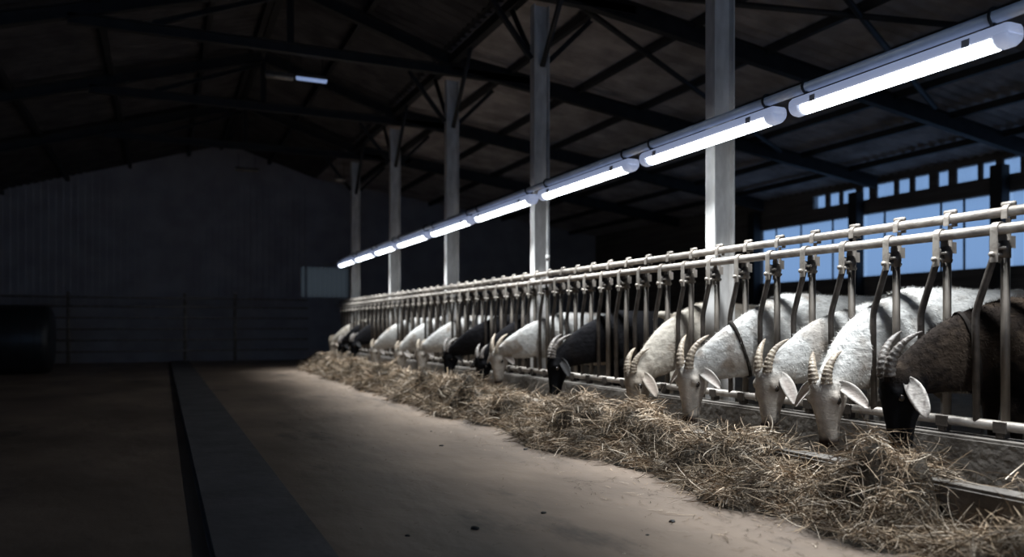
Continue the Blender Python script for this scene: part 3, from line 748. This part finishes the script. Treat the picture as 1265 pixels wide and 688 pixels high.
def strands(n, xr, yr, lr, wr, lift, seed, weight=None, onfloor=False):
    r = np.random.default_rng(seed); V = []; F = []; Cc = []
    cnt = 0; tries = 0
    pal = [(.72,.555,.40),(.57,.425,.29),(.43,.315,.205),(.26,.18,.115),(.86,.72,.57),(.35,.26,.175)]
    while cnt < n and tries < n*12:
        tries += 1
        u = r.random(); y = yr[0]+(yr[1]-yr[0])*(u**1.9); x = r.uniform(*xr)
        h = H0(x, y)
        if 2.93 < x < 3.08: h = max(h, .213 if h > .10 else h)
        if not onfloor:
            if x < 3.07 and h < .015 : continue
            if 2.93 < x < 3.08 and h < .19: continue
        else: h = 0.003
        L = r.uniform(*lr); wd = r.uniform(*wr)*(1+max(0, y-4)*.16); a = r.uniform(0, 2*PI) if r.random() < .45 else 7*noise.noise(Vector((x*5, y*5, 9)))+r.normal(0, .45)
        el = r.normal(.05, .35) if not onfloor else 0
        d = np.array([math.cos(a)*math.cos(el), math.sin(a)*math.cos(el), math.sin(el)])
        cu = r.normal(0, 1, 3)*.9; 
        if onfloor: cu[2] = 0
        c = pal[r.integers(len(pal))]; f = r.uniform(.5, 1.15)*(.34+.78*ss(-.25, .3, noise.noise(Vector((x*6, y*6, 2)))))
        p = np.array([x, y, h+r.uniform(-.01, lift)]); ns = 5; b0 = len(V); bad = False; c0 = len(Cc)
        sdv = np.cross(d, [0, 0, 1.]) if abs(d[2]) < .95 else np.array([1., 0, 0]); sdv /= np.linalg.norm(sdv); sdv = sdv*math.cos(a*3)*1.0+np.cross(d, sdv)*math.sin(a*3)*(0 if onfloor else 1)
        if onfloor: sdv /= (np.linalg.norm(sdv)+1e-6)
        for k in range(ns+1):
            if not onfloor and k:
                hh = H0(p[0], p[1])
                if 2.93 < p[0] < 3.08: hh = max(hh, .214)
                if p[2] < hh-.035: bad = True; break
                if p[2] < hh: p[2] = hh+.002
            if onfloor: p[2] = .004+.002*(k % 2)
            p[0] = min(p[0], 3.40)
            ww = wd*(1 if k < ns else .3)
            V.append(tuple(p-sdv*ww)); V.append(tuple(p+sdv*ww)); Cc += [c[0]*f, c[1]*f, c[2]*f, 1]*2
            p = p+d*L/ns; d = d+cu/ns*.8; d[2] -= .10*(not onfloor); d /= np.linalg.norm(d)
        if bad: del V[b0:]; del Cc[c0:]; continue
        for k in range(ns): q = b0+2*k; F.append((q, q+1, q+3, q+2))
        cnt += 1
    return V, F, Cc
def hay_obj(name, parts, label):
    V = []; F = []; Cc = []
    for v, f, c in parts:
        n = len(V); V += v; F += [tuple(i+n for i in q) for q in f]; Cc += c
    me = bpy.data.meshes.new(name); me.from_pydata(V, [], F); me.polygons.foreach_set('use_smooth', [True]*len(F))
    ca = me.color_attributes.new('coat', 'FLOAT_COLOR', 'POINT'); ca.data.foreach_set('color', Cc)
    o = link(name, me, M_hay); tag(o, label, 'hay', kind='stuff'); return o
hay_obj('hay_feed', [hay_surface('s', 3.075, 3.41, 1.0, 17, .04), strands(16000, (3.08, 3.38), (1.2, 17), (.05,.16), (.0009,.002), .035, 1)], 'hay lying inside the trough under the goats muzzles')
hay_obj('hay_heap', [hay_surface('s', 2.3, 3.075, 1.2, 17, .03), strands(42000, (2.35, 3.1), (1.25, 17), (.05,.20), (.0008,.0021), .05, 2)], 'tangled heaps of hay spilling over the kerb onto the floor')
hay_obj('loose_straw', [strands(1500, (2.0, 2.8), (1.6, 14), (.02,.10), (.0008,.002), .0, 3, onfloor=True), strands(500, (.7, 2.4), (1.8, 9), (.02,.06), (.0008,.0018), .0, 4, onfloor=True)], 'thin scattering of straw on the concrete in front of the heaps')
# small dark droppings on the floor
r = random.Random(5)
for i in range(8):
    x, y = r.uniform(.9, 2.4), r.uniform(2.2, 6.5); s = r.uniform(.006, .015)
    b = MB(); bm = bmesh.new(); bmesh.ops.create_icosphere(bm, subdivisions=2, radius=1)
    vs = [Vector((v.co.x*s*1.4, v.co.y*s*1.1, max(-.3, v.co.z)*s*.6+s*.18))*(1+.25*noise.noise(v.co*2+Vector((i, 0, 0)))) for v in bm.verts]
    b.add(vs, [[v.index for v in f.verts] for f in bm.faces], True); bm.free()
    o = b.build('dirt_clod', M_dark); o.location = (x, y, 0); o.rotation_euler = (0, 0, r.uniform(0, 6))
    tag(o, 'small dark clod of dirt on the open concrete lane', 'clod', 'dirt clods on the lane')
